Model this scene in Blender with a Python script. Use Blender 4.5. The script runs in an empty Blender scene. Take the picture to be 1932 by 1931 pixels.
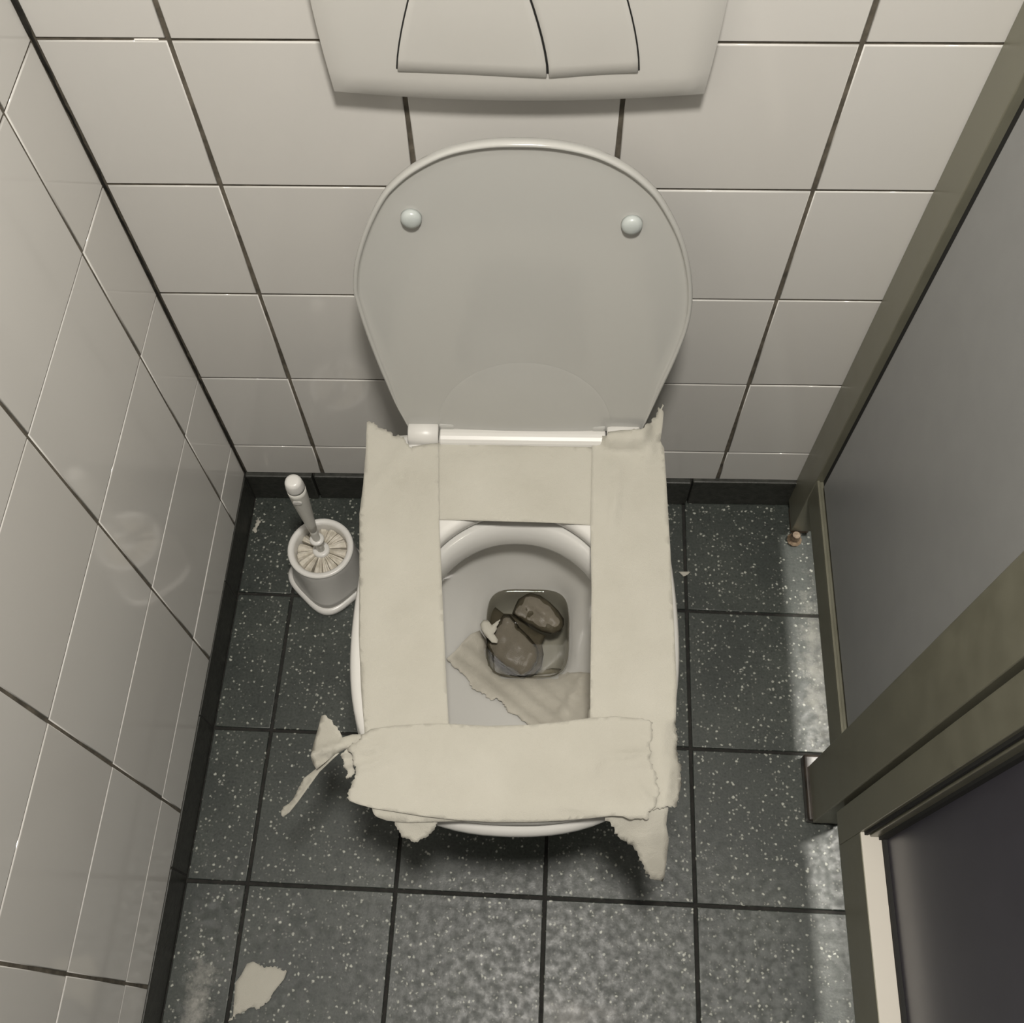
import bpy, bmesh, math, random
from mathutils import Vector, Matrix, noise
from mathutils.geometry import delaunay_2d_cdt
from mathutils.bvhtree import BVHTree

random.seed(7)
scene = bpy.context.scene
COL = scene.collection

# ------------------------------------------------------------------ camera
W, H, FPX = 1932.0, 1931.0, 1982.1
CAM = Vector((0.5141, -0.7639, 1.467))
YAW, PITCH, ROLL = -0.0736, -1.098, -0.0289
_f = Vector((math.sin(YAW)*math.cos(PITCH), math.cos(YAW)*math.cos(PITCH), math.sin(PITCH)))
_r = Vector((math.cos(YAW), -math.sin(YAW), 0)); _u = _r.cross(_f)
CR = math.cos(ROLL)*_r + math.sin(ROLL)*_u
CU = -math.sin(ROLL)*_r + math.cos(ROLL)*_u
cd = bpy.data.cameras.new('camera'); cam = bpy.data.objects.new('camera', cd); COL.objects.link(cam)
cd.sensor_fit = 'HORIZONTAL'; cd.sensor_width = 36.0; cd.lens = FPX/W*36.0; cd.clip_start = 0.01
cam.matrix_world = Matrix(((CR.x, CU.x, -_f.x, CAM.x), (CR.y, CU.y, -_f.y, CAM.y), (CR.z, CU.z, -_f.z, CAM.z), (0, 0, 0, 1)))
scene.camera = cam

# ------------------------------------------------------------------ world, lights, exposure
wd = bpy.data.worlds.new('world'); scene.world = wd; wd.use_nodes = True
wd.node_tree.nodes['Background'].inputs[0].default_value = (0.9, 0.95, 1.0, 1)
wd.node_tree.nodes['Background'].inputs[1].default_value = 0.01
scene.view_settings.view_transform = 'Standard'; scene.view_settings.look = 'None'
scene.view_settings.gamma = 1.0; scene.view_settings.use_curve_mapping = False
scene.view_settings.exposure = 0.0

LAMP = Vector((0.55, -0.64, 1.98)); LAMP_W = 25.0
LAMP2 = Vector((1.62, -0.06, 1.98)); LAMP2_W = 52.0
def area_light(name, loc, watts, size, color):
    l = bpy.data.lights.new(name, 'AREA'); l.shape = 'DISK'; l.size = size; l.energy = watts; l.color = color
    o = bpy.data.objects.new(name, l); o.location = loc; COL.objects.link(o); return o
area_light('lamp_light', LAMP, LAMP_W, 0.17, (1.0, 0.95, 0.875))
area_light('lamp_light_next_cubicle', LAMP2, LAMP2_W, 0.26, (1.0, 0.96, 0.88))

# ------------------------------------------------------------------ helpers
def ray(u, v):
    return _f + CR*((u-W/2)/FPX) - CU*((v-H/2)/FPX)
def at_z(u, v, z):
    d = ray(u, v); return CAM + d*((z-CAM.z)/d.z)

def tag(o, label=None, cat=None, group=None, kind=None):
    if label: o['label'] = label
    if cat: o['category'] = cat
    if group: o['group'] = group
    if kind: o['kind'] = kind
    return o
def empty(name, loc=(0, 0, 0), rz=0, parent=None):
    o = bpy.data.objects.new(name, None); COL.objects.link(o); o.location = loc; o.rotation_euler = (0, 0, rz)
    o.empty_display_size = 0.05
    if parent: o.parent = parent
    return o
def obj(name, me, mat, parent=None, loc=(0, 0, 0), rz=0, smooth=None):
    if isinstance(me, bmesh.types.BMesh):
        bm = me; me = bpy.data.meshes.new(name); bm.normal_update(); bm.to_mesh(me); bm.free()
    o = bpy.data.objects.new(name, me); COL.objects.link(o); o.location = loc; o.rotation_euler = (0, 0, rz)
    if mat and not me.materials: me.materials.append(mat)
    if parent: o.parent = parent
    if smooth is not None:
        for p in me.polygons: p.use_smooth = smooth
    return o
def bevel_mod(o, w, seg=2, angle=35):
    m = o.modifiers.new('bevel', 'BEVEL'); m.width = w; m.segments = seg; m.limit_method = 'ANGLE'; m.angle_limit = math.radians(angle)
    return o
def subsurf(o, n=1):
    m = o.modifiers.new('subsurf', 'SUBSURF'); m.levels = n; m.render_levels = n; return o
def box(bm, x0, x1, y0, y1, z0, z1):
    v = [bm.verts.new(p) for p in ((x0, y0, z0), (x1, y0, z0), (x1, y1, z0), (x0, y1, z0), (x0, y0, z1), (x1, y0, z1), (x1, y1, z1), (x0, y1, z1))]
    for f in ((0, 3, 2, 1), (4, 5, 6, 7), (0, 1, 5, 4), (1, 2, 6, 5), (2, 3, 7, 6), (3, 0, 4, 7)): bm.faces.new([v[i] for i in f])
    return v
def box_bm(*a):
    bm = bmesh.new(); box(bm, *a); return bm
def loft(bm, rings, cap0=False, cap1=False, closed=False):
    """rings: lists of equal length of points; consecutive rings are bridged"""
    R = [[bm.verts.new(p) for p in r] for r in rings]; n = len(R[0])
    pairs = list(zip(R, R[1:])) + ([(R[-1], R[0])] if closed else [])
    for a, b in pairs:
        for i in range(n):
            j = (i+1) % n; bm.faces.new((a[i], a[j], b[j], b[i]))
    if cap0: bm.faces.new(list(reversed(R[0])))
    if cap1: bm.faces.new(R[-1])
    return R
def fix_normals(bm):
    bmesh.ops.recalc_face_normals(bm, faces=bm.faces[:]); return bm
def lathe(bm, prof, cx=0, cy=0, n=32, cap0=True, cap1=True):
    loft(bm, [[(cx+r*math.cos(2*math.pi*i/n), cy+r*math.sin(2*math.pi*i/n), z) for i in range(n)] for r, z in prof], cap0, cap1)
    return bm
def catmull(pts, per=8, closed=True):
    out = []; n = len(pts)
    for i in range(n if closed else n-1):
        p = [Vector(pts[(i+k) % n]) if closed else Vector(pts[max(0, min(n-1, i+k))]) for k in (-1, 0, 1, 2)]
        for s in range(per):
            t = s/per
            out.append(0.5*((2*p[1]) + (p[2]-p[0])*t + (2*p[0]-5*p[1]+4*p[2]-p[3])*t*t + (3*p[1]-p[0]-3*p[2]+p[3])*t**3))
    if not closed: out.append(Vector(pts[-1]))
    return out
def resample_polar(pts, c, n):
    """radius of a star-shaped outline about c, resampled at n equal angles"""
    P = [(math.atan2(p[1]-c[1], p[0]-c[0]), (p[0], p[1])) for p in pts]; m = len(P); out = []
    for k in range(n):
        a = 2*math.pi*k/n; d = (math.cos(a), math.sin(a)); best = None
        for i in range(m):
            A = P[i][1]; B = P[(i+1) % m][1]
            ex, ey = B[0]-A[0], B[1]-A[1]; den = d[0]*ey-d[1]*ex
            if abs(den) < 1e-12: continue
            wx, wy = A[0]-c[0], A[1]-c[1]
            t = (wx*ey-wy*ex)/den; s = (wx*d[1]-wy*d[0])/den
            if t > 0 and -1e-6 <= s <= 1+1e-6 and (best is None or t > best): best = t
        out.append((c[0]+d[0]*best, c[1]+d[1]*best))
    return out
def inset(pts, d):
    """move a closed counter-clockwise 2d outline inwards by d"""
    n = len(pts); out = []
    for i in range(n):
        a = Vector(pts[i-1]).to_2d(); b = Vector(pts[(i+1) % n]).to_2d(); t = (b-a).normalized()
        out.append((pts[i][0]-t.y*d, pts[i][1]+t.x*d))
    return out
def egg(cx, yb, yf, a, p, n, c=None):
    """egg ring from back y=yb to front y=yf, half width a, superellipse power p, as 2d points by equal parameter angle"""
    cy = (yb+yf)/2 if c is None else c; out = []
    for k in range(n):
        t = 2*math.pi*k/n; cs, sn = math.cos(t), math.sin(t)
        x = a*math.copysign(abs(cs)**(2/p), cs); y = math.copysign(abs(sn)**(2/p), sn)
        out.append((cx+x, cy + (y*(yb-cy) if y > 0 else y*(cy-yf))))
    return out

# ------------------------------------------------------------------ materials
def mat(name, color, rough=0.5, metal=0.0, spec=0.5, coat=0.0):
    m = bpy.data.materials.new(name); m.use_nodes = True; b = m.node_tree.nodes['Principled BSDF']
    b.inputs['Base Color'].default_value = (*color, 1); b.inputs['Roughness'].default_value = rough
    b.inputs['Metallic'].default_value = metal; b.inputs['Specular IOR Level'].default_value = spec
    b.inputs['Coat Weight'].default_value = coat
    return m
def nodes(m): return m.node_tree.nodes, m.node_tree.links, m.node_tree.nodes['Principled BSDF']
def ramp(nt, pts):
    r = nt.new('ShaderNodeValToRGB'); e = r.color_ramp.elements
    while len(e) < len(pts): e.new(0.5)
    for i, (p, c) in enumerate(pts):
        e[i].position = p; e[i].color = (*c, 1) if len(c) == 3 else c
    return r
def world_pos(nt): return nt.new('ShaderNodeNewGeometry').outputs['Position']
def add_noise(m, scale, lo, hi, bump=0.0, bump_scale=None, rough=None, detail=4):
    """mottle the base colour between lo and hi by noise in object space; optional fine bump"""
    nt, lk, b = nodes(m); pos = world_pos(nt)
    n = nt.new('ShaderNodeTexNoise'); n.inputs['Scale'].default_value = scale; n.inputs['Detail'].default_value = detail
    lk.new(pos, n.inputs['Vector']); r = ramp(nt, [(0.3, lo), (0.7, hi)]); lk.new(n.outputs['Fac'], r.inputs['Fac'])
    lk.new(r.outputs['Color'], b.inputs['Base Color'])
    if rough:
        mr = nt.new('ShaderNodeMapRange'); mr.inputs[1].default_value = .3; mr.inputs[2].default_value = .7
        mr.inputs[3].default_value, mr.inputs[4].default_value = rough
        lk.new(n.outputs['Fac'], mr.inputs[0]); lk.new(mr.outputs[0], b.inputs['Roughness'])
    if bump:
        n2 = nt.new('ShaderNodeTexNoise'); n2.inputs['Scale'].default_value = bump_scale or scale*4; n2.inputs['Detail'].default_value = 3
        lk.new(pos, n2.inputs['Vector'])
        bp = nt.new('ShaderNodeBump'); bp.inputs['Strength'].default_value = bump; bp.inputs['Distance'].default_value = 0.001
        lk.new(n2.outputs['Fac'], bp.inputs['Height']); lk.new(bp.outputs['Normal'], b.inputs['Normal'])
    return m

# glazed wall tile: slightly different white per tile, gently wavy glaze
M_TILE = mat('wall_tile_glaze', (0.72, 0.70, 0.675), 0.09, spec=0.5)
nt, lk, b = nodes(M_TILE)
oi = nt.new('ShaderNodeObjectInfo'); r = ramp(nt, [(0.0, (0.595, 0.58, 0.55)), (1.0, (0.625, 0.613, 0.585))])
lk.new(oi.outputs['Random'], r.inputs['Fac']); lk.new(r.outputs['Color'], b.inputs['Base Color'])
n = nt.new('ShaderNodeTexNoise'); n.inputs['Scale'].default_value = 9; n.inputs['Detail'].default_value = 2; lk.new(world_pos(nt), n.inputs['Vector'])
bp = nt.new('ShaderNodeBump'); bp.inputs['Strength'].default_value = 0.06; bp.inputs['Distance'].default_value = 0.004
lk.new(n.outputs['Fac'], bp.inputs['Height']); lk.new(bp.outputs['Normal'], b.inputs['Normal'])

M_GROUT = add_noise(mat('wall_grout', (0.10, 0.09, 0.07), 0.9), 60, (0.055, 0.048, 0.036), (0.15, 0.13, 0.10), 0.4, 300)
M_GROUT_PALE = mat('mortar_residue', (0.75, 0.73, 0.69), 0.8)
M_FGROUT = add_noise(mat('floor_grout', (0.02, 0.02, 0.017), 0.9), 80, (0.008, 0.008, 0.007), (0.022, 0.021, 0.018), 0.4, 300)

# terrazzo-like floor tile: dark green grey with pale and dark chips, scuffed sheen
M_FLOOR = mat('floor_tile_speckled', (0.07, 0.08, 0.07), 0.4)
nt, lk, b = nodes(M_FLOOR); pos = world_pos(nt)
def chips(scale, rand_lo, size_lo, size_hi):
    v = nt.new('ShaderNodeTexVoronoi'); v.inputs['Scale'].default_value = scale; v.inputs['Randomness'].default_value = 1.0
    w = nt.new('ShaderNodeTexNoise'); w.inputs['Scale'].default_value = scale*1.3; lk.new(pos, w.inputs['Vector'])
    vm = nt.new('ShaderNodeVectorMath'); vm.operation = 'MULTIPLY_ADD'; vm.inputs[1].default_value = (.7/scale,)*3
    lk.new(w.outputs['Color'], vm.inputs[0]); lk.new(pos, vm.inputs[2]); lk.new(vm.outputs[0], v.inputs['Vector'])
    sp = nt.new('ShaderNodeSeparateColor'); lk.new(v.outputs['Color'], sp.inputs[0])
    gt = nt.new('ShaderNodeMath'); gt.operation = 'GREATER_THAN'; gt.inputs[1].default_value = rand_lo; lk.new(sp.outputs[0], gt.inputs[0])
    mr = nt.new('ShaderNodeMapRange'); mr.inputs[1].default_value = size_lo; mr.inputs[2].default_value = size_hi
    mr.inputs[3].default_value = 1; mr.inputs[4].default_value = 0; lk.new(v.outputs['Distance'], mr.inputs[0])
    mu = nt.new('ShaderNodeMath'); mu.operation = 'MULTIPLY'; lk.new(gt.outputs[0], mu.inputs[0]); lk.new(mr.outputs[0], mu.inputs[1])
    return mu.outputs[0]
n = nt.new('ShaderNodeTexNoise'); n.inputs['Scale'].default_value = 300; n.inputs['Detail'].default_value = 3; lk.new(pos, n.inputs['Vector'])
r = ramp(nt, [(0.3, (0.022, 0.028, 0.025)), (0.7, (0.044, 0.051, 0.046))]); lk.new(n.outputs['Fac'], r.inputs['Fac'])
cur = r.outputs['Color']
nb = nt.new('ShaderNodeTexNoise'); nb.inputs['Scale'].default_value = 11; nb.inputs['Detail'].default_value = 5; lk.new(pos, nb.inputs['Vector'])
rb = ramp(nt, [(0.35, (0.8, 0.82, 0.8)), (0.7, (1.3, 1.27, 1.22))]); lk.new(nb.outputs['Fac'], rb.inputs['Fac'])
mx = nt.new('ShaderNodeMix'); mx.data_type = 'RGBA'; mx.blend_type = 'MULTIPLY'; mx.inputs[0].default_value = 1
lk.new(cur, mx.inputs[6]); lk.new(rb.outputs['Color'], mx.inputs[7]); cur = mx.outputs[2]
for fac, colr in ((chips(170, 0.72, 0.15, 0.42), (0.020, 0.024, 0.022)), (chips(240, 0.78, 0.15, 0.40), (0.15, 0.155, 0.135)), (chips(200, 0.885, 0.22, 0.42), (0.30, 0.31, 0.27)), (chips(150, 0.90, 0.15, 0.33), (0.40, 0.41, 0.36))):
    mx = nt.new('ShaderNodeMix'); mx.data_type = 'RGBA'; lk.new(fac, mx.inputs[0]); lk.new(cur, mx.inputs[6]); mx.inputs[7].default_value = (*colr, 1); cur = mx.outputs[2]
def residue_glare(cx, cy, rx, ry):
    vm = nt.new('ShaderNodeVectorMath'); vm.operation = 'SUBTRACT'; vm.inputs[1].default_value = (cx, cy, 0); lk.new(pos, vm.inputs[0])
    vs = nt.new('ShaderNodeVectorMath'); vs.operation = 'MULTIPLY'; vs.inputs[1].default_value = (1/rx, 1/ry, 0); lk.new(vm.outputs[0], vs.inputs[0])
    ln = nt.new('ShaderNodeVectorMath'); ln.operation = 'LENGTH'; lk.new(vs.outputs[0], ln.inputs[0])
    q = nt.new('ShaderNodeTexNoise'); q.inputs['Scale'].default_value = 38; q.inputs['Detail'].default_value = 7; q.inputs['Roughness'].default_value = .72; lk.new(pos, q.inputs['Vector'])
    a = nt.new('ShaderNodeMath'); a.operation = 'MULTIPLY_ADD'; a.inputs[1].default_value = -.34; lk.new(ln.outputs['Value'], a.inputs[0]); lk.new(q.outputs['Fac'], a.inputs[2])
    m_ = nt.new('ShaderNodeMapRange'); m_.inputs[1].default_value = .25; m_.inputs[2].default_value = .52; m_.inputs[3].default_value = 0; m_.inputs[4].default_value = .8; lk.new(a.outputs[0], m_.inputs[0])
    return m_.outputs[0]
for fac, colr in ((residue_glare(.092, -.735, .030, .085), (0.30, 0.295, 0.27)), (residue_glare(.56, -.74, .12, .07), (0.15, 0.15, 0.14)), (residue_glare(.915, -.26, .035, .20), (0.20, 0.20, 0.175))):  # whitish film with lamp reflections and the lit partition strip painted in
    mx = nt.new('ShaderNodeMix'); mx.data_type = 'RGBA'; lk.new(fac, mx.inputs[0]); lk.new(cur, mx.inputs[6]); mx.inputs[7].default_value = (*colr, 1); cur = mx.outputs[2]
lk.new(cur, b.inputs['Base Color'])
mr = nt.new('ShaderNodeMapRange'); mr.inputs[1].default_value = .35; mr.inputs[2].default_value = .65; mr.inputs[3].default_value = .38; mr.inputs[4].default_value = .54
n3 = nt.new('ShaderNodeTexNoise'); n3.inputs['Scale'].default_value = 90; n3.inputs['Detail'].default_value = 5; lk.new(pos, n3.inputs['Vector'])
lk.new(n3.outputs['Fac'], mr.inputs[0]); lk.new(mr.outputs[0], b.inputs['Roughness'])
bp = nt.new('ShaderNodeBump'); bp.inputs['Strength'].default_value = 0.14; bp.inputs['Distance'].default_value = 0.0006
n4 = nt.new('ShaderNodeTexNoise'); n4.inputs['Scale'].default_value = 420; n4.inputs['Detail'].default_value = 2; lk.new(pos, n4.inputs['Vector'])
lk.new(n4.outputs['Fac'], bp.inputs['Height']); lk.new(bp.outputs['Normal'], b.inputs['Normal'])

M_BASE = add_noise(mat('skirting_tile', (0.03, 0.03, 0.026), 0.5), 120, (0.017, 0.018, 0.015), (0.040, 0.041, 0.035), 0.4, 300)
M_SEAL = add_noise(mat('black_sealant', (0.012, 0.011, 0.010), 0.6), 90, (0.006, 0.006, 0.005), (0.03, 0.027, 0.022))
M_CERAMIC = mat('white_ceramic', (0.54, 0.535, 0.51), 0.10, spec=0.5)
M_SEAT = mat('white_seat_plastic', (0.58, 0.57, 0.54), 0.36)
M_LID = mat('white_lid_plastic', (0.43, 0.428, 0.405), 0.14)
M_BUMPER = mat('bumper_pale_rubber', (0.42, 0.45, 0.435), 0.3)
M_PLATE = mat('flush_plate_plastic', (0.55, 0.54, 0.51), 0.28)
M_DARKGAP = mat('dark_gap', (0.01, 0.01, 0.009), 0.8)
M_FRAME = add_noise(mat('olive_grey_metal_frame', (0.33, 0.32, 0.26), 0.32, metal=0.25), 25, (0.175, 0.17, 0.127), (0.205, 0.20, 0.152), rough=(0.28, 0.4))
M_PANEL = add_noise(mat('grey_laminate_panel', (0.24, 0.24, 0.25), 0.3), 30, (0.238, 0.242, 0.24), (0.252, 0.256, 0.254))
M_DOOR = add_noise(mat('dark_blue_grey_laminate', (0.10, 0.10, 0.12), 0.3), 30, (0.050, 0.048, 0.059), (0.055, 0.053, 0.065))
M_RAIL_TOP = mat('pale_rail_top', (0.56, 0.53, 0.47), 0.4)
M_FOOT = add_noise(mat('dark_plastic_foot', (0.03, 0.025, 0.02), 0.3), 60, (0.022, 0.018, 0.015), (0.05, 0.04, 0.032))
M_RUST = add_noise(mat('rusty_foot_glide', (0.35, 0.26, 0.17), 0.45), 150, (0.09, 0.06, 0.04), (0.20, 0.15, 0.10), 0.5, 300)
M_HOLDER = mat('white_holder_plastic', (0.66, 0.65, 0.62), 0.3)
M_HANDLE = mat('white_handle_plastic', (0.66, 0.65, 0.60), 0.3)
M_BRISTLE = add_noise(mat('bristle_white', (0.6, 0.56, 0.48), 0.8), 90, (0.46, 0.42, 0.34), (0.72, 0.68, 0.60), 0.8, 700)
M_PAINT = mat('unseen_ceiling_paint', (0.5, 0.49, 0.46), 0.9)
M_PLASTER = mat('grey_wall_paint', (0.22, 0.215, 0.21), 0.6)
M_LAMPCASE = mat('lamp_housing_white', (0.7, 0.7, 0.68), 0.4)
def paper_mat(name, lo, hi, rough=0.95):
    m = mat(name, hi, rough, spec=0.2); add_noise(m, 14, lo, hi, 0.35, 900, detail=5)
    nt, lk, b = nodes(m); fine = [l.from_node for l in lk if l.to_socket == b.inputs['Normal']][0]
    q = nt.new('ShaderNodeTexNoise'); q.inputs['Scale'].default_value = 42; q.inputs['Detail'].default_value = 4; q.inputs['Distortion'].default_value = .8; lk.new(world_pos(nt), q.inputs['Vector'])
    bp = nt.new('ShaderNodeBump'); bp.inputs['Strength'].default_value = .30; bp.inputs['Distance'].default_value = .0035
    lk.new(q.outputs['Fac'], bp.inputs['Height']); lk.new(bp.outputs['Normal'], fine.inputs['Normal']); return m
M_PAPER = paper_mat('tissue_paper', (0.405, 0.39, 0.337), (0.445, 0.43, 0.377))
M_PAPER_DAMP = paper_mat('damp_tissue_paper', (0.37, 0.35, 0.30), (0.44, 0.418, 0.362))
M_PAPER_WET = paper_mat('soaked_tissue_paper', (0.095, 0.085, 0.066), (0.165, 0.147, 0.116), 0.3)
# still water: clear body with mirror sheen
M_WATER = bpy.data.materials.new('clear_water'); M_WATER.use_nodes = True
nt = M_WATER.node_tree.nodes; lk = M_WATER.node_tree.links; nt.clear()
o_ = nt.new('ShaderNodeOutputMaterial'); tr = nt.new('ShaderNodeBsdfTransparent'); tr.inputs[0].default_value = (0.66, 0.65, 0.60, 1)
gl = nt.new('ShaderNodeBsdfGlossy'); gl.inputs['Roughness'].default_value = 0.02
fr = nt.new('ShaderNodeFresnel'); fr.inputs[0].default_value = 1.33; mxs = nt.new('ShaderNodeMixShader')
lk.new(fr.outputs[0], mxs.inputs[0]); lk.new(tr.outputs[0], mxs.inputs[1]); lk.new(gl.outputs[0], mxs.inputs[2]); lk.new(mxs.outputs[0], o_.inputs[0])

# ------------------------------------------------------------------ the room
A = math.atan(0.0235)             # back wall is 1.3 degrees off square
XL = 0.0497                       # face of the left tile wall
XE, YF, ZC = 2.15, -1.55, 2.10    # far side of the next cubicle, front wall, ceiling
ROW0, ROWH = 0.8432, 0.1736       # tile rows
_tiles = {}
def tile_mesh(w, h, mat_, kind='wall'):
    key = (round(w, 4), round(h, 4), kind)
    if key in _tiles: return _tiles[key]
    bm = bmesh.new(); prof = [(0.0011, 0.0), (0.0004, 0.0003), (0.0, 0.0010), (0.0, 0.009)]
    rings = []
    for ins, d in prof:
        a, c = w/2-ins, h/2-ins
        rings.append([(-a, d, -c), (a, d, -c), (a, d, c), (-a, d, c)] if kind == 'wall' else [(-a, -c, -d), (a, -c, -d), (a, c, -d), (-a, c, -d)])
    loft(bm, rings, cap0=True); fix_normals(bm)
    me = bpy.data.meshes.new('tile'); bm.to_mesh(me); bm.free()
    for p in me.polygons: p.use_smooth = len(p.vertices) == 4 and p.area < w*h*0.5
    me.materials.append(mat_); _tiles[key] = me; return me
def tile_grid(parent, xs, zs, jx, jz, mat_=M_TILE):
    for x0, x1 in zip(xs, xs[1:]):
        for z0, z1 in zip(zs, zs[1:]):
            obj('tile', tile_mesh(x1-x0-jx, z1-z0-jz, mat_), None, parent, ((x0+x1)/2, random.uniform(-.0003, .0004), (z0+z1)/2))

# floor
floor = obj('floor', box_bm(XL-.06, XE, YF, 0.09, -0.10, -0.0035), M_FGROUT); tag(floor, kind='structure')
fx = [XL] + [0.1335+0.198*k for k in range(11)]; fy = [YF] + [-0.586-0.2075*k for k in range(4, -1, -1)] + [-0.3785, -0.171, 0.06]
for x0, x1 in zip(fx, fx[1:]):
    for y0, y1 in zip(fy, fy[1:]):
        if y1-y0 < .02: continue
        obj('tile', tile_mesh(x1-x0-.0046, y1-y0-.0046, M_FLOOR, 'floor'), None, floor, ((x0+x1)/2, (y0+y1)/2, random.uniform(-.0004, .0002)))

# back wall
zs = [0.068] + [ROW0+ROWH*k for k in range(-4, 10)]
zs = [z for z in zs if z < ZC] + [ZC]
wall_back = obj('wall_back', box_bm(-.06, 2.12, 0.0016, 0.07, -0.06, ZC), M_GROUT, None, (XL, 0, 0), A); tag(wall_back, kind='structure')
tile_grid(wall_back, [0.001] + [0.1200+0.2*k for k in range(10)] + [2.11], zs, .0046, .0032)
# left wall (local x runs along world y)
wall_left = obj('wall_left', box_bm(YF, 0.0, 0.0014, 0.07, -0.06, ZC), M_GROUT, None, (XL, 0, 0), math.pi/2); tag(wall_left, kind='structure')
tile_grid(wall_left, [-0.0898-0.2099*k for k in range(6, -1, -1)] + [-0.001], zs, .0036, .0022)
# mortar residue in the top joint of the back wall
for x, l, h in ((0.100, 0.011, .0022), (0.276, 0.009, .0022)):
    bm = box_bm(-l, l, 0.0005, .006, -h/2, h/2); o = obj('mortar_residue', bm, M_GROUT_PALE, wall_back, (x, 0, ROW0-.0008)); bevel_mod(o, .0009)
# sealant in the left corner, uneven
bm = bmesh.new(); prev = None
for k in range(120):
    z = 0.06+k*0.0075; w = 0.0007 + 0.0022*max(0, noise.noise(Vector((0, 3.1, z*14)))+.1) + (0.0018 if z > .85 else 0); d = 0.0018*noise.noise(Vector((5, 0, z*60)))
    row = [bm.verts.new(p) for p in ((0.0006, -w+d-.001, z), (w*.45, -w*.45, z), (w+d+.0012, -0.0006, z))]
    if prev:
        for i in range(2): bm.faces.new((prev[i], prev[i+1], row[i+1], row[i]))
    prev = row
obj('sealant', fix_normals(bm), M_SEAL, wall_back)

# skirting
base_back = obj('baseboard_back', box_bm(0.0, 2.1, -.001, .004, 0, .064), M_FGROUT, None, (XL, 0, 0), A); tag(base_back, kind='structure')
xs = [0.0, 0.105, 0.305, 0.512, 0.682, 0.86, 1.06, 1.26, 1.46, 1.66, 1.86, 2.08]
for i, (x0, x1) in enumerate(zip(xs, xs[1:])):
    top = .0705 - (.0015 if i % 2 else 0)
    o = obj('skirting_tile', box_bm(x0+.0012, x1-.0012, -.0085 + (.0015 if i % 3 == 1 else 0), .004, .0005, top), M_BASE, base_back); bevel_mod(o, .0022, 2)
base_left = obj('baseboard_left', box_bm(YF, 0, -.001, .004, 0, .064), M_FGROUT, None, (XL, 0, 0), math.pi/2); tag(base_left, kind='structure')
ys = [YF, -1.38, -1.18, -.98, -.78, -.58, -.38, -.18, -0.008]
for y0, y1 in zip(ys, ys[1:]):
    o = obj('skirting_tile', box_bm(y0+.0005, y1-.0005, -.0012, .004, .0005, .0668), M_BASE, base_left); bevel_mod(o, .0015, 2)

# unseen rest of the room
wf = obj('unseen_wall_front', box_bm(XL-.06, XE, YF-.06, YF, 0, ZC), M_PLASTER); tag(wf, kind='structure')
wr = obj('unseen_wall_right', box_bm(XE, XE+.06, YF-.06, .12, 0, ZC), M_PLASTER); tag(wr, kind='structure')
ce = obj('unseen_ceiling', box_bm(XL-.06, XE+.06, YF-.06, .12, ZC, ZC+.05), M_PAINT); tag(ce, kind='structure')
for loc, lab in ((LAMP, 'unseen round white ceiling lamp above the toilet cubicle'), (LAMP2, 'unseen round white ceiling lamp above the neighbouring cubicle')):
    t = empty('unseen_ceiling_lamp', (loc.x, loc.y, ZC)); tag(t, lab, 'lamp', 'unseen round ceiling lamps')
    bm = lathe(bmesh.new(), [(.155, 0), (.160, -.01), (.158, -.05), (.150, -.055), (.145, -.05), (.143, -.02)], n=48, cap0=True, cap1=True)
    obj('housing', fix_normals(bm), M_LAMPCASE, t, smooth=True)

# ------------------------------------------------------------------ cubicle partition and door on the right
PX = 0.888
part = empty('cubicle_partition', (PX, -0.2, 0)); tag(part, 'grey laminate cubicle partition in an olive metal frame on short feet', 'partition')
def pbox(name, m, x0, x1, y0, y1, z0, z1, parent, bev=.0012):
    o = obj(name, box_bm(x0-PX, x1-PX, y0+.2, y1+.2, z0, z1), m, parent)
    if bev: bevel_mod(o, bev, 2)
    return o
ZT = 1.96
cp = pbox('corner_post', M_FRAME, PX, PX+.034, -.0395, .0185, .016, ZT, part)
gl_ = pbox('foot_glide', M_RUST, PX+.002, PX+.030, -.036, .006, 0, .017, part, .003)
# rusty splayed washer of the corner foot
bm = bmesh.new(); lathe(bm, [(.011, 0), (.0115, .004), (.0075, .008), (.006, .020)], .007, .152, 10)
o = obj('foot_nut', fix_normals(bm), M_RUST, part, smooth=False)
pbox('bottom_rail', M_FRAME, PX+.001, PX+.035, -.4005, -.0395, .120, .1735, part, .001)
pbox('top_rail', M_FRAME, PX+.001, PX+.035, -.4005, -.0395, ZT-.05, ZT, part)
pbox('gasket', M_DARKGAP, PX+.010, PX+.026, -.4005, -.0395, .1735, .190, part, 0)
pbox('gasket', M_DARKGAP, PX+.010, PX+.026, -.056, -.0395, .19, ZT-.05, part, 0)
pbox('panel', M_PANEL, PX+.0055, PX+.028, -.4035, -.0545, .1875, ZT-.052, part, .002)
pbox('rail_lip', M_FRAME, PX+.001, PX+.0045, -.4005, -.0395, .1735, .1765, part, .0006)
mp = pbox('mid_post', M_FRAME, PX-.003, PX+.036, -.4765, -.4005, .018, ZT, part, .0015)
ft = obj('foot', box_bm(-.009, .040, -.274, -.184, 0.0, .020), M_FOOT, part); bevel_mod(ft, .004, 3)
# thin reveal between post and door
pbox('gap_seal', M_DARKGAP, PX+.012, PX+.030, -.4825, -.4765, .12, ZT, part, 0)

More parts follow.
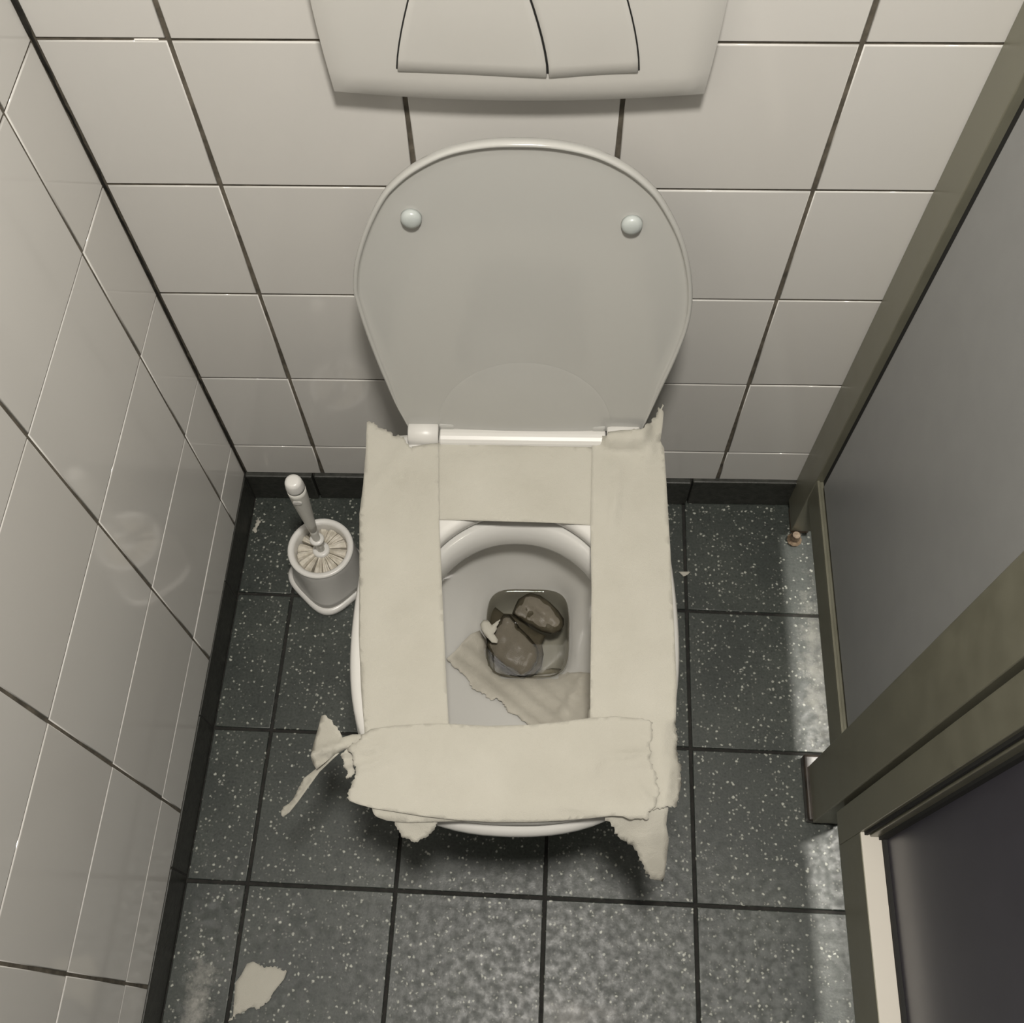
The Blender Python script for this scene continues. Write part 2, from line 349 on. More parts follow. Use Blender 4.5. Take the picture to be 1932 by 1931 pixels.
door = empty('door_1', (PX, -0.2, 0)); tag(door, 'dark blue grey cubicle door set in a deep olive metal frame', kind='structure')
DY1 = -1.23
pbox('stile', M_FRAME, PX+.001, PX+.038, -.5225, -.4822, .120, ZT, door, .001)
pbox('stile', M_FRAME, PX+.001, PX+.038, DY1, DY1+.04, .120, ZT, door, .001)
pbox('bottom_rail', M_FRAME, PX+.001, PX+.0252, DY1+.04, -.5225, .120, .2095, door, .0012)
pbox('rail_top', M_RAIL_TOP, PX+.0018, PX+.0250, DY1+.04, -.5225, .2095, .2107, door, .0004)  # thin top face of the bottom rail, paler than the frame
pbox('back_rail', M_FRAME, PX+.0272, PX+.038, DY1+.04, -.5225, .120, .200, door, .0012)
pbox('top_rail', M_FRAME, PX+.001, PX+.038, DY1+.04, -.5225, ZT-.09, ZT, door)
pbox('gasket', M_DARKGAP, PX+.0252, PX+.034, DY1+.04, -.5225, .2, .216, door, 0)
pbox('gasket', M_DARKGAP, PX+.006, PX+.0095, -.526, -.5225, .2097, ZT-.09, door, 0)
pbox('glazing_bead', M_FRAME, PX+.012, PX+.030, -.5275, -.5225, .2097, ZT-.09, door, .001)
pbox('gasket', M_DARKGAP, PX+.022, PX+.031, -.531, -.5275, .2097, ZT-.09, door, 0)
pbox('panel', M_DOOR, PX+.0295, PX+.0345, DY1+.04, -.530, .2045, ZT-.09, door, .001)

# ------------------------------------------------------------------ toilet
TO = Vector((0.4745, 0.010, 0.0))
toilet = empty('toilet', TO, A); tag(toilet, 'white wall-hung ceramic toilet with its lid up against the tiled wall', 'toilet')
TM = Matrix.Translation(TO) @ Matrix.Rotation(A, 4, 'Z'); TMI = TM.inverted()
NB = 96; CC = (0.0, -0.36)
half = [(.150, -.112), (.158, -.16), (.169, -.215), (.178, -.285), (.1815, -.36), (.178, -.42), (.166, -.472), (.143, -.517), (.106, -.551), (.056, -.567)]
seat_out = catmull([(x, y) for x, y in half] + [(0, -.571)] + [(-x, y) for x, y in reversed(half)], 6)
seat_out = resample_polar(list(reversed(seat_out)), CC, NB)
def z3(r, z): return [(x, y, z) for x, y in r]

# ceramic body
halfc = [(.100, -.004), (.106, -.05), (.124, -.10), (.156, -.17), (.176, -.285), (.1815, -.36), (.179, -.42), (.168, -.474), (.146, -.520), (.109, -.556), (.058, -.574)]
cer_out = catmull([(x, y) for x, y in halfc] + [(0, -.579)] + [(-x, y) for x, y in reversed(halfc)], 6)
cer_out = resample_polar(list(reversed(cer_out)), CC, NB)
def sc(r, sx, sy): return [(x*sx, y*sy) for x, y in r]
rings = [z3(sc(cer_out, .44, .50), .045), z3(sc(cer_out, .50, .56), .050), z3(sc(cer_out, .60, .66), .085), z3(sc(cer_out, .72, .77), .15), z3(sc(cer_out, .86, .88), .225),
         z3(sc(cer_out, .955, .965), .29), z3(sc(cer_out, .99, .99), .325), z3(cer_out, .338), z3(cer_out, .346), z3(inset(cer_out, .005), .351), z3(inset(cer_out, .012), .352)]
rings += [z3(egg(0, -.218, -.502, .122, 2.1, NB), .352), z3(egg(0, -.224, -.496, .116, 2.1, NB), .349), z3(egg(0, -.230, -.492, .1125, 2.1, NB), .338), z3(egg(0, -.233, -.489, .110, 2.1, NB), .322), z3(egg(0, -.2325, -.489, .1105, 2.1, NB), .319),
          z3(egg(0, -.222, -.500, .121, 2.1, NB), .3185), z3(egg(0, -.214, -.506, .127, 2.1, NB), .310),
          z3(egg(.002, -.213, -.490, .121, 2.15, NB), .292), z3(egg(.005, -.217, -.455, .100, 2.4, NB), .262), z3(egg(.008, -.225, -.412, .077, 2.9, NB), .230), z3(egg(.011, -.233, -.376, .061, 3.6, NB), .205),
          z3(egg(.013, -.236, -.358, .054, 4.2, NB), .187), z3(egg(.013, -.238, -.350, .051, 3.6, NB), .165), z3(egg(.013, -.241, -.345, .048, 3.6, NB), .135), z3(egg(.013, -.250, -.335, .038, 3.2, NB), .120)]
bm = bmesh.new(); loft(bm, rings, cap0=True, cap1=True); fix_normals(bm)
bowl = obj('bowl', bm, M_CERAMIC, toilet, smooth=True)

# seat ring (horseshoe hole), rounded section
hole = egg(0, -.215, -.508, .125, 2.0, NB)
rings = [z3(inset(seat_out, .004), .3565), z3(seat_out, .3605), z3(seat_out, .368), z3(inset(seat_out, .0025), .3725), z3(inset(seat_out, .008), .375), z3(inset(seat_out, .02), .3757),
         z3(inset(hole, -.012), .3757), z3(inset(hole, -.005), .374), z3(inset(hole, -.001), .370), z3(hole, .364), z3(inset(hole, -.002), .3565)]
bm = bmesh.new(); loft(bm, rings, closed=True); fix_normals(bm)
seat = obj('seat', bm, M_SEAT, toilet, smooth=True)
# seat back bar and hinges
def hbar(x0, x1, cy, cz, r, n=20, flat=1.0):
    bm = bmesh.new()
    prof = [(x0, r-.002), (x0+.0015, r), (x1-.0015, r), (x1, r-.002)]
    loft(bm, [[(x, cy+rr*math.cos(2*math.pi*i/n), cz+flat*rr*math.sin(2*math.pi*i/n)) for i in range(n)] for x, rr in prof], True, True)
    return fix_normals(bm)
obj('hinge_bar', hbar(-.0965, .104, -.1165, .3715, .0138), M_SEAT, toilet, smooth=False)
for p in toilet.children[-1].data.polygons: p.use_smooth = len(p.vertices) == 4
for s, x0, x1 in ((-1, -.1345, -.0975), (1, .105, .1445)):
    o = obj('hinge', hbar(x0, x1, -.1125, .3735, .0165), M_SEAT, toilet)
    for p in o.data.polygons: p.use_smooth = len(p.vertices) == 4
    o2 = obj('hinge_foot', box_bm(x0+.004, x1-.004, -.127, -.098, .351, .372), M_SEAT, o); bevel_mod(o2, .003)

# lid, leaning back to the wall: built flat (s across, t up), then tilted
LID = [(-.1345, -.004), (-.1465, .0423), (-.1582, .105), (-.1666, .1588), (-.1714, .2014), (-.1718, .2235), (-.165, .259), (-.1503, .2992), (-.1324, .3341), (-.1176, .3530), (-.0962, .3715), (-.066, .3882), (-.032, .3966), (.0013, .3985), (.0347, .3966), (.0683, .3887), (.0956, .3752), (.1163, .3592), (.1359, .3369), (.1583, .2965), (.1721, .2566), (.1803, .214), (.1813, .1762), (.1753, .132), (.1638, .0758), (.1474, -.004)]
arc = catmull(LID, 5, closed=False)
nbot = 12; bot = [Vector((.1474-(.1474+.1345)*k/nbot, -.004)) for k in range(1, nbot)]
lid_pts = [(p[0], p[1]) for p in arc] + [(p[0], p[1]) for p in bot]
lid_pts = list(reversed(lid_pts))               # counter-clockwise seen from the front
def lid_inset(d, lift=0.0):
    q = inset(lid_pts, d); out = []
    for (x, t), (x0, t0) in zip(q, lid_pts):
        k = max(0.0, min(1.0, (t0-.03)/.05))      # the lip fades out towards the hinges
        out.append((x0+(x-x0)*(.35+.65*k), t0+(t-t0)*(.35+.65*k)))
    return out
def lidring(d, depth): return [(x, -(depth*max(.05, min(1, (t-.01)/.08)) if depth > 0 else depth), t) for x, t in lid_inset(d)]
rings = [lidring(.012, -.013), lidring(.004, -.011), lidring(.0008, -.006), lidring(0, 0.0), lidring(.0008, .0035), lidring(.0025, .0045), lidring(.0042, .0038), lidring(.0050, .0022), lidring(.0054, .0006), lidring(.0075, .0002), lidring(.016, 0.0)]
bm = bmesh.new(); loft(bm, rings, cap0=True, cap1=True); fix_normals(bm)
lidtilt = math.atan2(.058, .392)
lid = obj('lid', bm, M_LID, toilet, (0, -.108, .385)); lid.rotation_euler = (-lidtilt, 0, 0)
for p in lid.data.polygons: p.use_smooth = len(p.vertices) == 4
for s, t in ((-.1035, .3125), (.1095, .3075)):
    n = 24; prof = [(.0105, .0005), (.0102, -.0035), (.0088, -.0062), (.0055, -.0078), (.002, -.0084)]
    bm = bmesh.new(); loft(bm, [[(s+rr*math.cos(2*math.pi*i/n), d, t+rr*math.sin(2*math.pi*i/n)) for i in range(n)] for rr, d in prof], True, True)
    o = obj('bumper', fix_normals(bm), M_BUMPER, lid, smooth=True); o['label'] = 'round pale rubber bumper'
# shallow domed boss above the hinges
bm = bmesh.new(); n = 40; prev = None; R_ = []
for rr in (1.0, .985, .96, .9, .8, .65, .45, .22):
    R_.append([(.006+.104*rr*math.cos(math.pi*i/n), -.0002-(0 if rr == 1 else .0001+.0046*(1-rr*rr)), -.003+.116*rr*math.sin(math.pi*i/n)) for i in range(n+1)])
RV = [[bm.verts.new(p) for p in r] for r in R_]
for a, b_ in zip(RV, RV[1:]):
    for i in range(n): bm.faces.new((a[i], a[i+1], b_[i+1], b_[i]))
bm.faces.new(RV[-1]); obj('lid_boss', fix_normals(bm), M_LID, lid, smooth=True)
for x0, x1 in ((-.0975, -.078), (.0865, .104)):        # lid lugs either side of the slot
    o = obj('lid_lug', box_bm(x0, x1, -.003, .011, -.012, .006), M_LID, lid); bevel_mod(o, .003, 2)

# water in the bowl
wv = [(x, y, .186) for x, y in egg(.013, -.2365, -.357, .0535, 4.2, NB)]
wo = [(x, y) for x, y, _ in wv]
bm = bmesh.new(); loft(bm, [z3(inset(wo, -.0004), .1882), z3(inset(wo, .0004), .1868), z3(inset(wo, .0014), .1862), z3(inset(wo, .003), .186)], cap1=True)
water = obj('toilet_water', fix_normals(bm), M_WATER, None, TO, A, smooth=True); tag(water, 'still clear water at the bottom of the toilet bowl', 'water', kind='stuff')

# ------------------------------------------------------------------ flush plate
fp = empty('flush_plate', TO + Vector((0, 0, .90)), A); tag(fp, 'wide white dual-button flush plate mounted on the tiled wall', 'flush plate')
NX = 24
def plate_half(z):       # half width by height above the plate's bottom edge
    return .1635 + .0055*math.sin(min(1, z/.11)*math.pi/2)
PB, PT = .7965-.90, .195   # bottom edge at centre, top edge, local z
# rounded body: loft of rows along z with convex front
rows = []
def prow(z, w, d, bow): return [(-w + 2*w*k/NX, -(d + bow*(1-(2*k/NX-1)**2)), z - (0.0) ) for k in range(NX+1)]
bm = bmesh.new(); grid = []
nz = 22
for j in range(nz+1):
    t = j/nz; row = []
    for k in range(NX+1):
        s = 2*k/NX-1
        zb = PB + .009*s*s                     # bottom edge bows down in the middle
        zt = PT - .012*s*s
        z = zb + (zt-zb)*t; w = plate_half(z-PB) if t < .5 else plate_half(zt-z+.02)
        edge = min(1.0, min(1-abs(s), min(t, 1-t)*1.4)/.10)
        prot = .0185 + .0060*math.sqrt(max(0, 1-(1-edge)**2)) + .004*math.sin(math.pi*t)*(1-s*s)
        row.append(bm.verts.new((s*w, -prot, z)))
    grid.append(row)
for j in range(nz):
    for k in range(NX): bm.faces.new((grid[j][k], grid[j][k+1], grid[j+1][k+1], grid[j+1][k]))
bd = [grid[0][k] for k in range(NX+1)] + [grid[j][NX] for j in range(1, nz+1)] + [grid[nz][k] for k in range(NX-1, -1, -1)] + [grid[j][0] for j in range(nz-1, 0, -1)]
bk = [bm.verts.new((v.co.x*.985, 0.001, v.co.z*.99 + (.003 if v.co.z < 0 else -.002))) for v in bd]; m_ = len(bd)
for i in range(m_): bm.faces.new((bd[i], bk[i], bk[(i+1) % m_], bd[(i+1) % m_]))
bm.faces.new(bk)
body = obj('frame', fix_normals(bm), M_PLATE, fp, smooth=True); body.data.set_sharp_from_angle(angle=math.radians(50))
# dark well under the buttons and two curved buttons
def front_prot(x, z):
    t = (z-PB)/(PT-PB); s = x/.168
    edge = min(1.0, min(1-abs(s), min(t, 1-t)*1.4)/.10)
    return .0185 + .0060*math.sqrt(max(0, 1-(1-edge)**2)) + .004*math.sin(math.pi*t)*(1-s*s)
def btn(left, right, bottom, z_top, name, inset_=.0010, rise=.0018, dish=.0035):
    """left/right: x as a function of z; bottom: z as a function of x fraction"""
    bm = bmesh.new(); n, m2 = 16, 16; G = []
    for j in range(m2+1):
        row = []
        for k in range(n+1):
            f = k/n; zb = bottom(f); z = zb + (z_top-zb)*j/m2 + (inset_ if j == 0 else 0)
            x = left(z)+inset_ + (right(z)-left(z)-2*inset_)*f
            lowdish = dish*math.sin(math.pi*f)*max(0, 1-(z-zb)/.05)
            row.append(bm.verts.new((x, -(front_prot(x, z)+rise-lowdish*.35), z)))
        G.append(row)
    for j in range(m2):
        for k in range(n): bm.faces.new((G[j][k], G[j][k+1], G[j+1][k+1], G[j+1][k]))
    bd = [G[0][k] for k in range(n+1)] + [G[j][n] for j in range(1, m2+1)] + [G[m2][k] for k in range(n-1, -1, -1)] + [G[j][0] for j in range(m2-1, 0, -1)]
    bk = [bm.verts.new((v.co.x, v.co.y+.006, v.co.z)) for v in bd]; q = len(bd)
    for i in range(q): bm.faces.new((bd[i], bk[i], bk[(i+1) % q], bd[(i+1) % q]))
    o = obj(name, fix_normals(bm), M_PLATE, fp)
    for p in o.data.polygons: p.use_smooth = True
    bevel_mod(o, .0006, 1, 50); return o
ZB = .8330-.90; ZTB = .150
fl = lambda z: -.1050 + .016*max(0, (z-ZB)/.068)**1.35 if z < .05 else -.1050 + .016*((.05-ZB)/.068)**1.35
fm = lambda z: .0257 - .0135*max(0, (z-ZB)/.068)**1.45 if z < .05 else .0257 - .0135*((.05-ZB)/.068)**1.45
fr_ = lambda z: .1042 - .0145*max(0, (z-ZB)/.068)**1.5 if z < .05 else .1042 - .0145*((.05-ZB)/.068)**1.5
# well: slightly larger, proud of the frame by a hair, black
bm = bmesh.new(); G = []
for j in range(17):
    row = []
    for k in range(25):
        f = k/24; zb = ZB - .006*math.sin(math.pi*(f*.62+.19))**2 + .0022
        z = zb + .003 + (ZTB-.003-zb)*j/16; x = fl(z)-.0004 + (fr_(z)-fl(z)+.0008)*f
        row.append(bm.verts.new((x, -(front_prot(x, z)+.0003), z)))
    G.append(row)
for j in range(16):
    for k in range(24): bm.faces.new((G[j][k], G[j][k+1], G[j+1][k+1], G[j+1][k]))
obj('button_well', bm, M_DARKGAP, fp, smooth=True)
btn(fl, fm, lambda f: ZB - .0058*math.sin(math.pi/2*min(1, f*1.05)) + .001, ZTB, 'large_button')
btn(fm, fr_, lambda f: ZB - .0058*math.cos(math.pi/2*f) + .001, ZTB, 'small_button')

# ------------------------------------------------------------------ toilet brush and its holder
BX, BY = 0.190, -0.137
hd = empty('brush_holder', (BX, BY, 0)); tag(hd, 'white plastic toilet brush holder on the floor left of the toilet', 'brush holder')
def rsq(a, p, rot, z, n=48, cx=0, cy=0):
    out = []
    for k in range(n):
        t = 2*math.pi*k/n - rot; cs, sn = math.cos(t), math.sin(t)
        x = a*math.copysign(abs(cs)**(2/p), cs); y = a*math.copysign(abs(sn)**(2/p), sn)
        out.append((cx+x*math.cos(rot)-y*math.sin(rot), cy+x*math.sin(rot)+y*math.cos(rot), z))
    return out
RB = math.radians(47)
outer = [rsq(.0505, 3.4, RB, .0105), rsq(.0490, 3.0, RB, .022), rsq(.0475, 2.5, RB, .055), rsq(.0470, 2.15, RB, .085), rsq(.0470, 2.0, RB, .096), rsq(.0465, 2.0, RB, .0985)]
inner = [rsq(.0385, 2, RB, .0985), rsq(.0378, 2, RB, .096), rsq(.0375, 2, RB, .06), rsq(.036, 2, RB, .014)]
bm = bmesh.new(); loft(bm, outer, cap0=True); fix_normals(bm); obj('cup', bm, M_HOLDER, hd, smooth=True)
for p in hd.children[-1].data.polygons: p.use_smooth = len(p.vertices) == 4
bm = bmesh.new(); loft(bm, inner, cap1=True); fix_normals(bm)
bmesh.ops.reverse_faces(bm, faces=bm.faces[:]); obj('inner_wall', bm, M_HOLDER, hd, smooth=True)
bm = bmesh.new(); loft(bm, [rsq(.0470, 2, RB, .0960), rsq(.0478, 2, RB, .0985), rsq(.0470, 2, RB, .1012), rsq(.0440, 2, RB, .1022), rsq(.0405, 2, RB, .1012), rsq(.0382, 2, RB, .0985), rsq(.0382, 2, RB, .094)], closed=True); obj('rim', fix_normals(bm), M_HOLDER, hd, smooth=True)
bm = bmesh.new(); loft(bm, [rsq(.0545, 3.6, RB, 0), rsq(.0565, 3.6, RB, .003), rsq(.0560, 3.6, RB, .008), rsq(.0535, 3.5, RB, .0112), rsq(.0500, 3.4, RB, .0115)], cap0=True, cap1=True); o = obj('base', fix_normals(bm), M_HOLDER, hd, smooth=True)
for p in o.data.polygons: p.use_smooth = len(p.vertices) == 4

br = empty('toilet_brush', (BX, BY, 0)); tag(br, 'white toilet brush standing upright in its holder', 'toilet brush')
NT = 15
for k in range(NT):                                   # bristle tufts, wedges around the hub
    a0 = 2*math.pi*k/NT + random.uniform(-.05, .05); da = 2*math.pi/NT*(0.5-random.uniform(.03, .10)); bm = bmesh.new()
    top = .0915 + random.uniform(-.002, .002)
    sect = []
    for rr, zt, zb in ((.009, top+.002, .03), (.018, top+.0015, .028), (.028, top+.001, .026), (.0355, top-.001, .03), (.0374, top-.006, .034)):
        ring = []
        for j in range(7):
            f = j/6*2-1; a_ = a0+da*f
            ring.append((rr*math.cos(a_), rr*math.sin(a_), zt-.003*f*f*rr/.02 + .0009*math.sin(j*2.4+k)))
        ring += [(rr*math.cos(a0+da), rr*math.sin(a0+da), zb), (rr*math.cos(a0-da), rr*math.sin(a0-da), zb)]
        sect.append(ring)
    loft(bm, sect, True, True); fix_normals(bm); obj('bristle_tuft', bm, M_BRISTLE, br)
lathe_p = lambda prof, n=24: fix_normals(lathe(bmesh.new(), prof, 0, 0, n))
obj('hub', lathe_p([(.0105, .03), (.0115, .085), (.0125, .0935), (.0120, .0960), (.0100, .0972), (.0060, .0974)]), M_HOLDER, br, smooth=True)
hs = obj('shaft', lathe_p([(.0058, .088), (.0056, .12), (.0054, .152), (.0060, .168)]), M_HANDLE, br, smooth=True)
obj('collar', lathe_p([(.0060, .1265), (.0100, .1275), (.0104, .1295), (.0098, .1312), (.0060, .1322)]), M_HOLDER, br, smooth=True)
hdl = obj('handle', lathe_p([(.0058, .160), (.0072, .180), (.0095, .215), (.0115, .250), (.0122, .272), (.0122, .282)]), M_HANDLE, br, smooth=True)
obj('handle_cap', lathe_p([(.0121, .281), (.0122, .287), (.0112, .297), (.0098, .3010), (.006, .3026)]), M_HOLDER, hdl, smooth=True)
bm = bmesh.new(); n = 16       # oval thumb spot on the handle front
loft(bm, [[(rr*math.cos(2*math.pi*i/n), -.0105-d, .262+rr*.9*math.sin(2*math.pi*i/n)) for i in range(n)] for rr, d in ((.0062, -.002), (.006, .0018), (.004, .0022))], True, True)
o = obj('grip_spot', fix_normals(bm), M_HOLDER, hdl, smooth=False)

# ------------------------------------------------------------------ toilet paper
def outline(pts, jag=0.0, step=5.0, seed=1):
    """(u, v[, 1]) corner list; a third item marks the edge that starts there as torn"""
    rnd = random.Random(seed); out = []; n = len(pts)
    for i in range(n):
        p, q = pts[i], pts[(i+1) % n]; torn = len(p) > 2
        L = math.hypot(q[0]-p[0], q[1]-p[1]); k = max(1, int(L/(step*.72 if torn else 12)))
        nx, ny = -(q[1]-p[1])/max(L, 1e-6), (q[0]-p[0])/max(L, 1e-6)
        for s in range(k):
            t = s/k; off = rnd.uniform(-1, 1)*jag*1.35 if torn and s else 0
            out.append((p[0]+(q[0]-p[0])*t+nx*off, p[1]+(q[1]-p[1])*t+ny*off))
    return out
def dist_poly(x, y, P):
    best = 1e9
    for i in range(len(P)):
        ax, ay = P[i]; bx, by = P[(i+1) % len(P)]; dx, dy = bx-ax, by-ay; t = max(0, min(1, ((x-ax)*dx+(y-ay)*dy)/max(dx*dx+dy*dy, 1e-9)))
        best = min(best, math.hypot(x-ax-dx*t, y-ay-dy*t))
    return best
def inside(x, y, P):
    c = False
    for i in range(len(P)):
        ax, ay = P[i]; bx, by = P[i-1]
        if (ay > y) != (by > y) and x < (bx-ax)*(y-ay)/(by-ay)+ax: c = not c
    return c
def sheet(name, pts, place, m, label, cat, grid=11.0, jag=2.0, step=5.0, seed=1, group=None, thick=.0005, smooth=True):
    """a piece of tissue: outline and grid triangulated flat, then every vertex put at its real height by place(u, v, edge_distance)"""
    P = outline(pts, jag, step, seed); V = [Vector(p) for p in P]; n = len(V); E_ = [(i, (i+1) % n) for i in range(n)]
    us = [p[0] for p in P]; vs = [p[1] for p in P]; v = min(vs)+grid/2; rnd = random.Random(seed+9)
    while v < max(vs):
        u = min(us)+grid/2
        while u < max(us):
            uu, vv = u+rnd.uniform(-.2, .2)*grid, v+rnd.uniform(-.2, .2)*grid
            if inside(uu, vv, P) and dist_poly(uu, vv, P) > grid*.35: V.append(Vector((uu, vv)))
            u += grid
        v += grid
    vo, eo, fo, *_ = delaunay_2d_cdt(V, E_, [], 1, 1e-5)
    bm = bmesh.new(); co = []
    for q in vo:
        co.append(place(q.x, q.y, dist_poly(q.x, q.y, P)))
    c0 = sum(co, Vector())/len(co); base = Vector((c0.x, c0.y, min(c.z for c in co)))
    bv = [bm.verts.new(c-base) for c in co]
    for f in fo:
        try: bm.faces.new([bv[i] for i in f])
        except ValueError: pass
    bm.normal_update()
    if sum(f.normal.z*f.calc_area() for f in bm.faces) < 0: bmesh.ops.reverse_faces(bm, faces=bm.faces[:])
    o = obj(name, bm, m, None, base, smooth=smooth)
    md = o.modifiers.new('thickness', 'SOLIDIFY'); md.thickness = thick; md.offset = -1
    tag(o, label, cat, group); return o
def N(u, v, s, seed=0): return noise.noise(Vector((u*s, v*s, seed*7.3)))
def flat(z, amp=.0006, s=.02, seed=0, extra=None):
    def f(u, v, d):
        zz = z + amp*((N(u, v, s, seed)+1)*.6 + .35*N(u, v, s*3.1, seed+4))
        if extra: zz += extra(u, v)
        return at_z(u, v, zz)
    return f
def bump(u, v, cu, cv, ru, rv, h, ang=0):
    c, s = math.cos(ang), math.sin(ang); du, dv = u-cu, v-cv; a, b_ = (du*c+dv*s)/ru, (-du*s+dv*c)/rv
    return 1.7*h*math.exp(-(a*a+b_*b_))
G_SEAT = 'toilet paper laid around the seat'
ZS = .3764
# back strip
sheet('toilet_paper_strip', [(777, 843), (828, 834), (960, 837), (1060, 842), (1124, 844), (1125, 992), (1050, 987), (985, 985), (880, 982), (828, 981), (800, 984), (778, 930)],
      flat(ZS, .0012, .012, 1, lambda u, v: bump(u, v, 930, 862, 70, 9, .0010, -.15)), M_PAPER, 'toilet paper strip across the back of the seat below the lid hinges', 'toilet paper', 8, group=G_SEAT)
# left strip
def ex_left(u, v):
    z = .0004 + bump(u, v, 740, 880, 60, 14, .0022, 2.2) + bump(u, v, 757, 903, 9, 7, -.0022) + bump(u, v, 774, 890, 6, 28, .0016)
    if v < 900: z += .006*((900-v)/100)**1.5*max(0, (770-u)/80)
    if u < 700: z -= .004*((700-u)/25)**2
    return z
sheet('toilet_paper_strip', [(692, 797, 1), (706, 796, 1), (713, 807, 1), (729, 810, 1), (741, 823, 1), (751, 820, 1), (763, 829, 1), (772, 843, 1), (777, 845), (800, 839), (828, 836), (829, 985), (834, 1110), (841, 1260), (847, 1372), (852, 1420), (700, 1420), (688, 1385), (681, 1300), (677, 1200), (678, 1080), (678, 970), (685, 915), (690, 850)],
      flat(ZS+.0012, .0012, .010, 2, ex_left), M_PAPER, 'long toilet paper strip along the left side of the seat with torn back corner', 'toilet paper', 8, 2.5, group=G_SEAT)
# right strip
def ex_right(u, v):
    z = .0004 + bump(u, v, 1160, 950, 9, 60, .0024, .14) + bump(u, v, 1150, 880, 30, 9, .0014, -.7) + bump(u, v, 1228, 850, 7, 40, .0028, .45) + bump(u, v, 1190, 830, 6, 26, .0016, .1)
    if v < 852 and u > 1130: z += .0165*min(1, (852-v)/26)**.8*min(1, (u-1130)/16)*(1 if u < 1215 else max(0, 1-(u-1215)/20))
    if v < 860: z += .010*((860-v)/95)**1.4*max(0, (u-1190)/60)
    if v > 1370: z += bump(u, v, 1262, 1470, 5, 45, .0020, .15) + bump(u, v, 1248, 1420, 6, 60, .0014)
    if u > 1255 and v > 1360: z -= .008*((u-1255)/28)**1.5
    return z
sheet('toilet_paper_strip', [(1117, 822), (1144, 823), (1147, 815), (1170, 812), (1192, 811, 1), (1212, 809, 1), (1226, 799, 1), (1238, 783, 1), (1242, 768, 1), (1246, 772, 1), (1250, 762, 1), (1252, 780), (1250, 805), (1246, 832), (1253, 845), (1257, 905), (1261, 975), (1265, 1040), (1267, 1090), (1272, 1180), (1277, 1290), (1275, 1365, 1), (1278, 1392, 1), (1279, 1425, 1), (1285, 1450, 1), (1285, 1485, 1), (1282, 1508, 1), (1277, 1522, 1), (1264, 1524, 1), (1230, 1528, 1), (1180, 1525), (1112, 1500), (1113, 1400), (1114, 1270), (1116, 1110), (1114, 990)],
      flat(ZS+.0012, .0012, .010, 3, ex_right), M_PAPER, 'long toilet paper strip along the right side of the seat with frayed front corner', 'toilet paper', 8, 2.2, seed=3, group=G_SEAT)
# front strips, top one and the one under it
def ex_front(u, v):
    z = .0006 + bump(u, v, 1190, 1425, 45, 6, .0026, -.08) + bump(u, v, 1200, 1441, 40, 6, .0016, -.14) + bump(u, v, 1215, 1500, 26, 9, .0016, .9) + bump(u, v, 1090, 1525, 40, 6, .0014, .15) + bump(u, v, 1175, 1402, 60, 6, -.0006, -.03) + bump(u, v, 1120, 1450, 10, 30, .0012, .5)
    z += bump(u, v, 692, 1433, 16, 7, -.0015, .15) + bump(u, v, 705, 1440, 45, 6, .0018, -.35) + bump(u, v, 690, 1395, 18, 5, .0022, -.3) + bump(u, v, 700, 1412, 30, 6, .0018, -.2)
    if u < 690: z -= .005*((690-u)/36)**1.5
    if v > 1525: z -= .003*((v-1525)/26)**1.5
    return z
sheet('toilet_paper_strip', [(688, 1384), (700, 1376), (740, 1370), (800, 1366), (848, 1366), (920, 1370), (1000, 1368), (1060, 1362), (1113, 1355), (1160, 1352), (1205, 1356, 1), (1232, 1364, 1), (1228, 1400, 1), (1228, 1440, 1), (1238, 1462, 1), (1240, 1480, 1), (1246, 1496, 1), (1240, 1512, 1), (1236, 1524, 1), (1223, 1532, 1), (1225, 1545, 1), (1198, 1545, 1), (1188, 1547), (1175, 1541), (1155, 1540), (1110, 1545), (1060, 1549), (1000, 1552), (930, 1552), (860, 1548), (800, 1541), (750, 1533), (705, 1526), (675, 1518), (660, 1512), (654, 1505, 1), (662, 1484, 1), (664, 1480, 1), (671, 1462, 1), (671, 1455, 1), (667, 1436, 1), (665, 1426, 1), (655, 1414, 1)],
      flat(ZS+.0026, .0014, .009, 4, ex_front), M_PAPER, 'top toilet paper strip across the front of the seat', 'toilet paper', 7, 2.2, seed=4, group=G_SEAT)
sheet('toilet_paper_strip', [(702, 1526, 1), (705, 1536, 1), (713, 1543), (730, 1549), (765, 1553), (830, 1551), (905, 1549), (960, 1540), (960, 1480), (760, 1470), (715, 1490)],
      flat(ZS+.0006, .0004, .01, 5, lambda u, v: -.004*max(0, (v-1520)/30)), M_PAPER, 'lower toilet paper layer peeping out under the front strip', 'toilet paper', 12, 1.5, seed=5, group=G_SEAT)
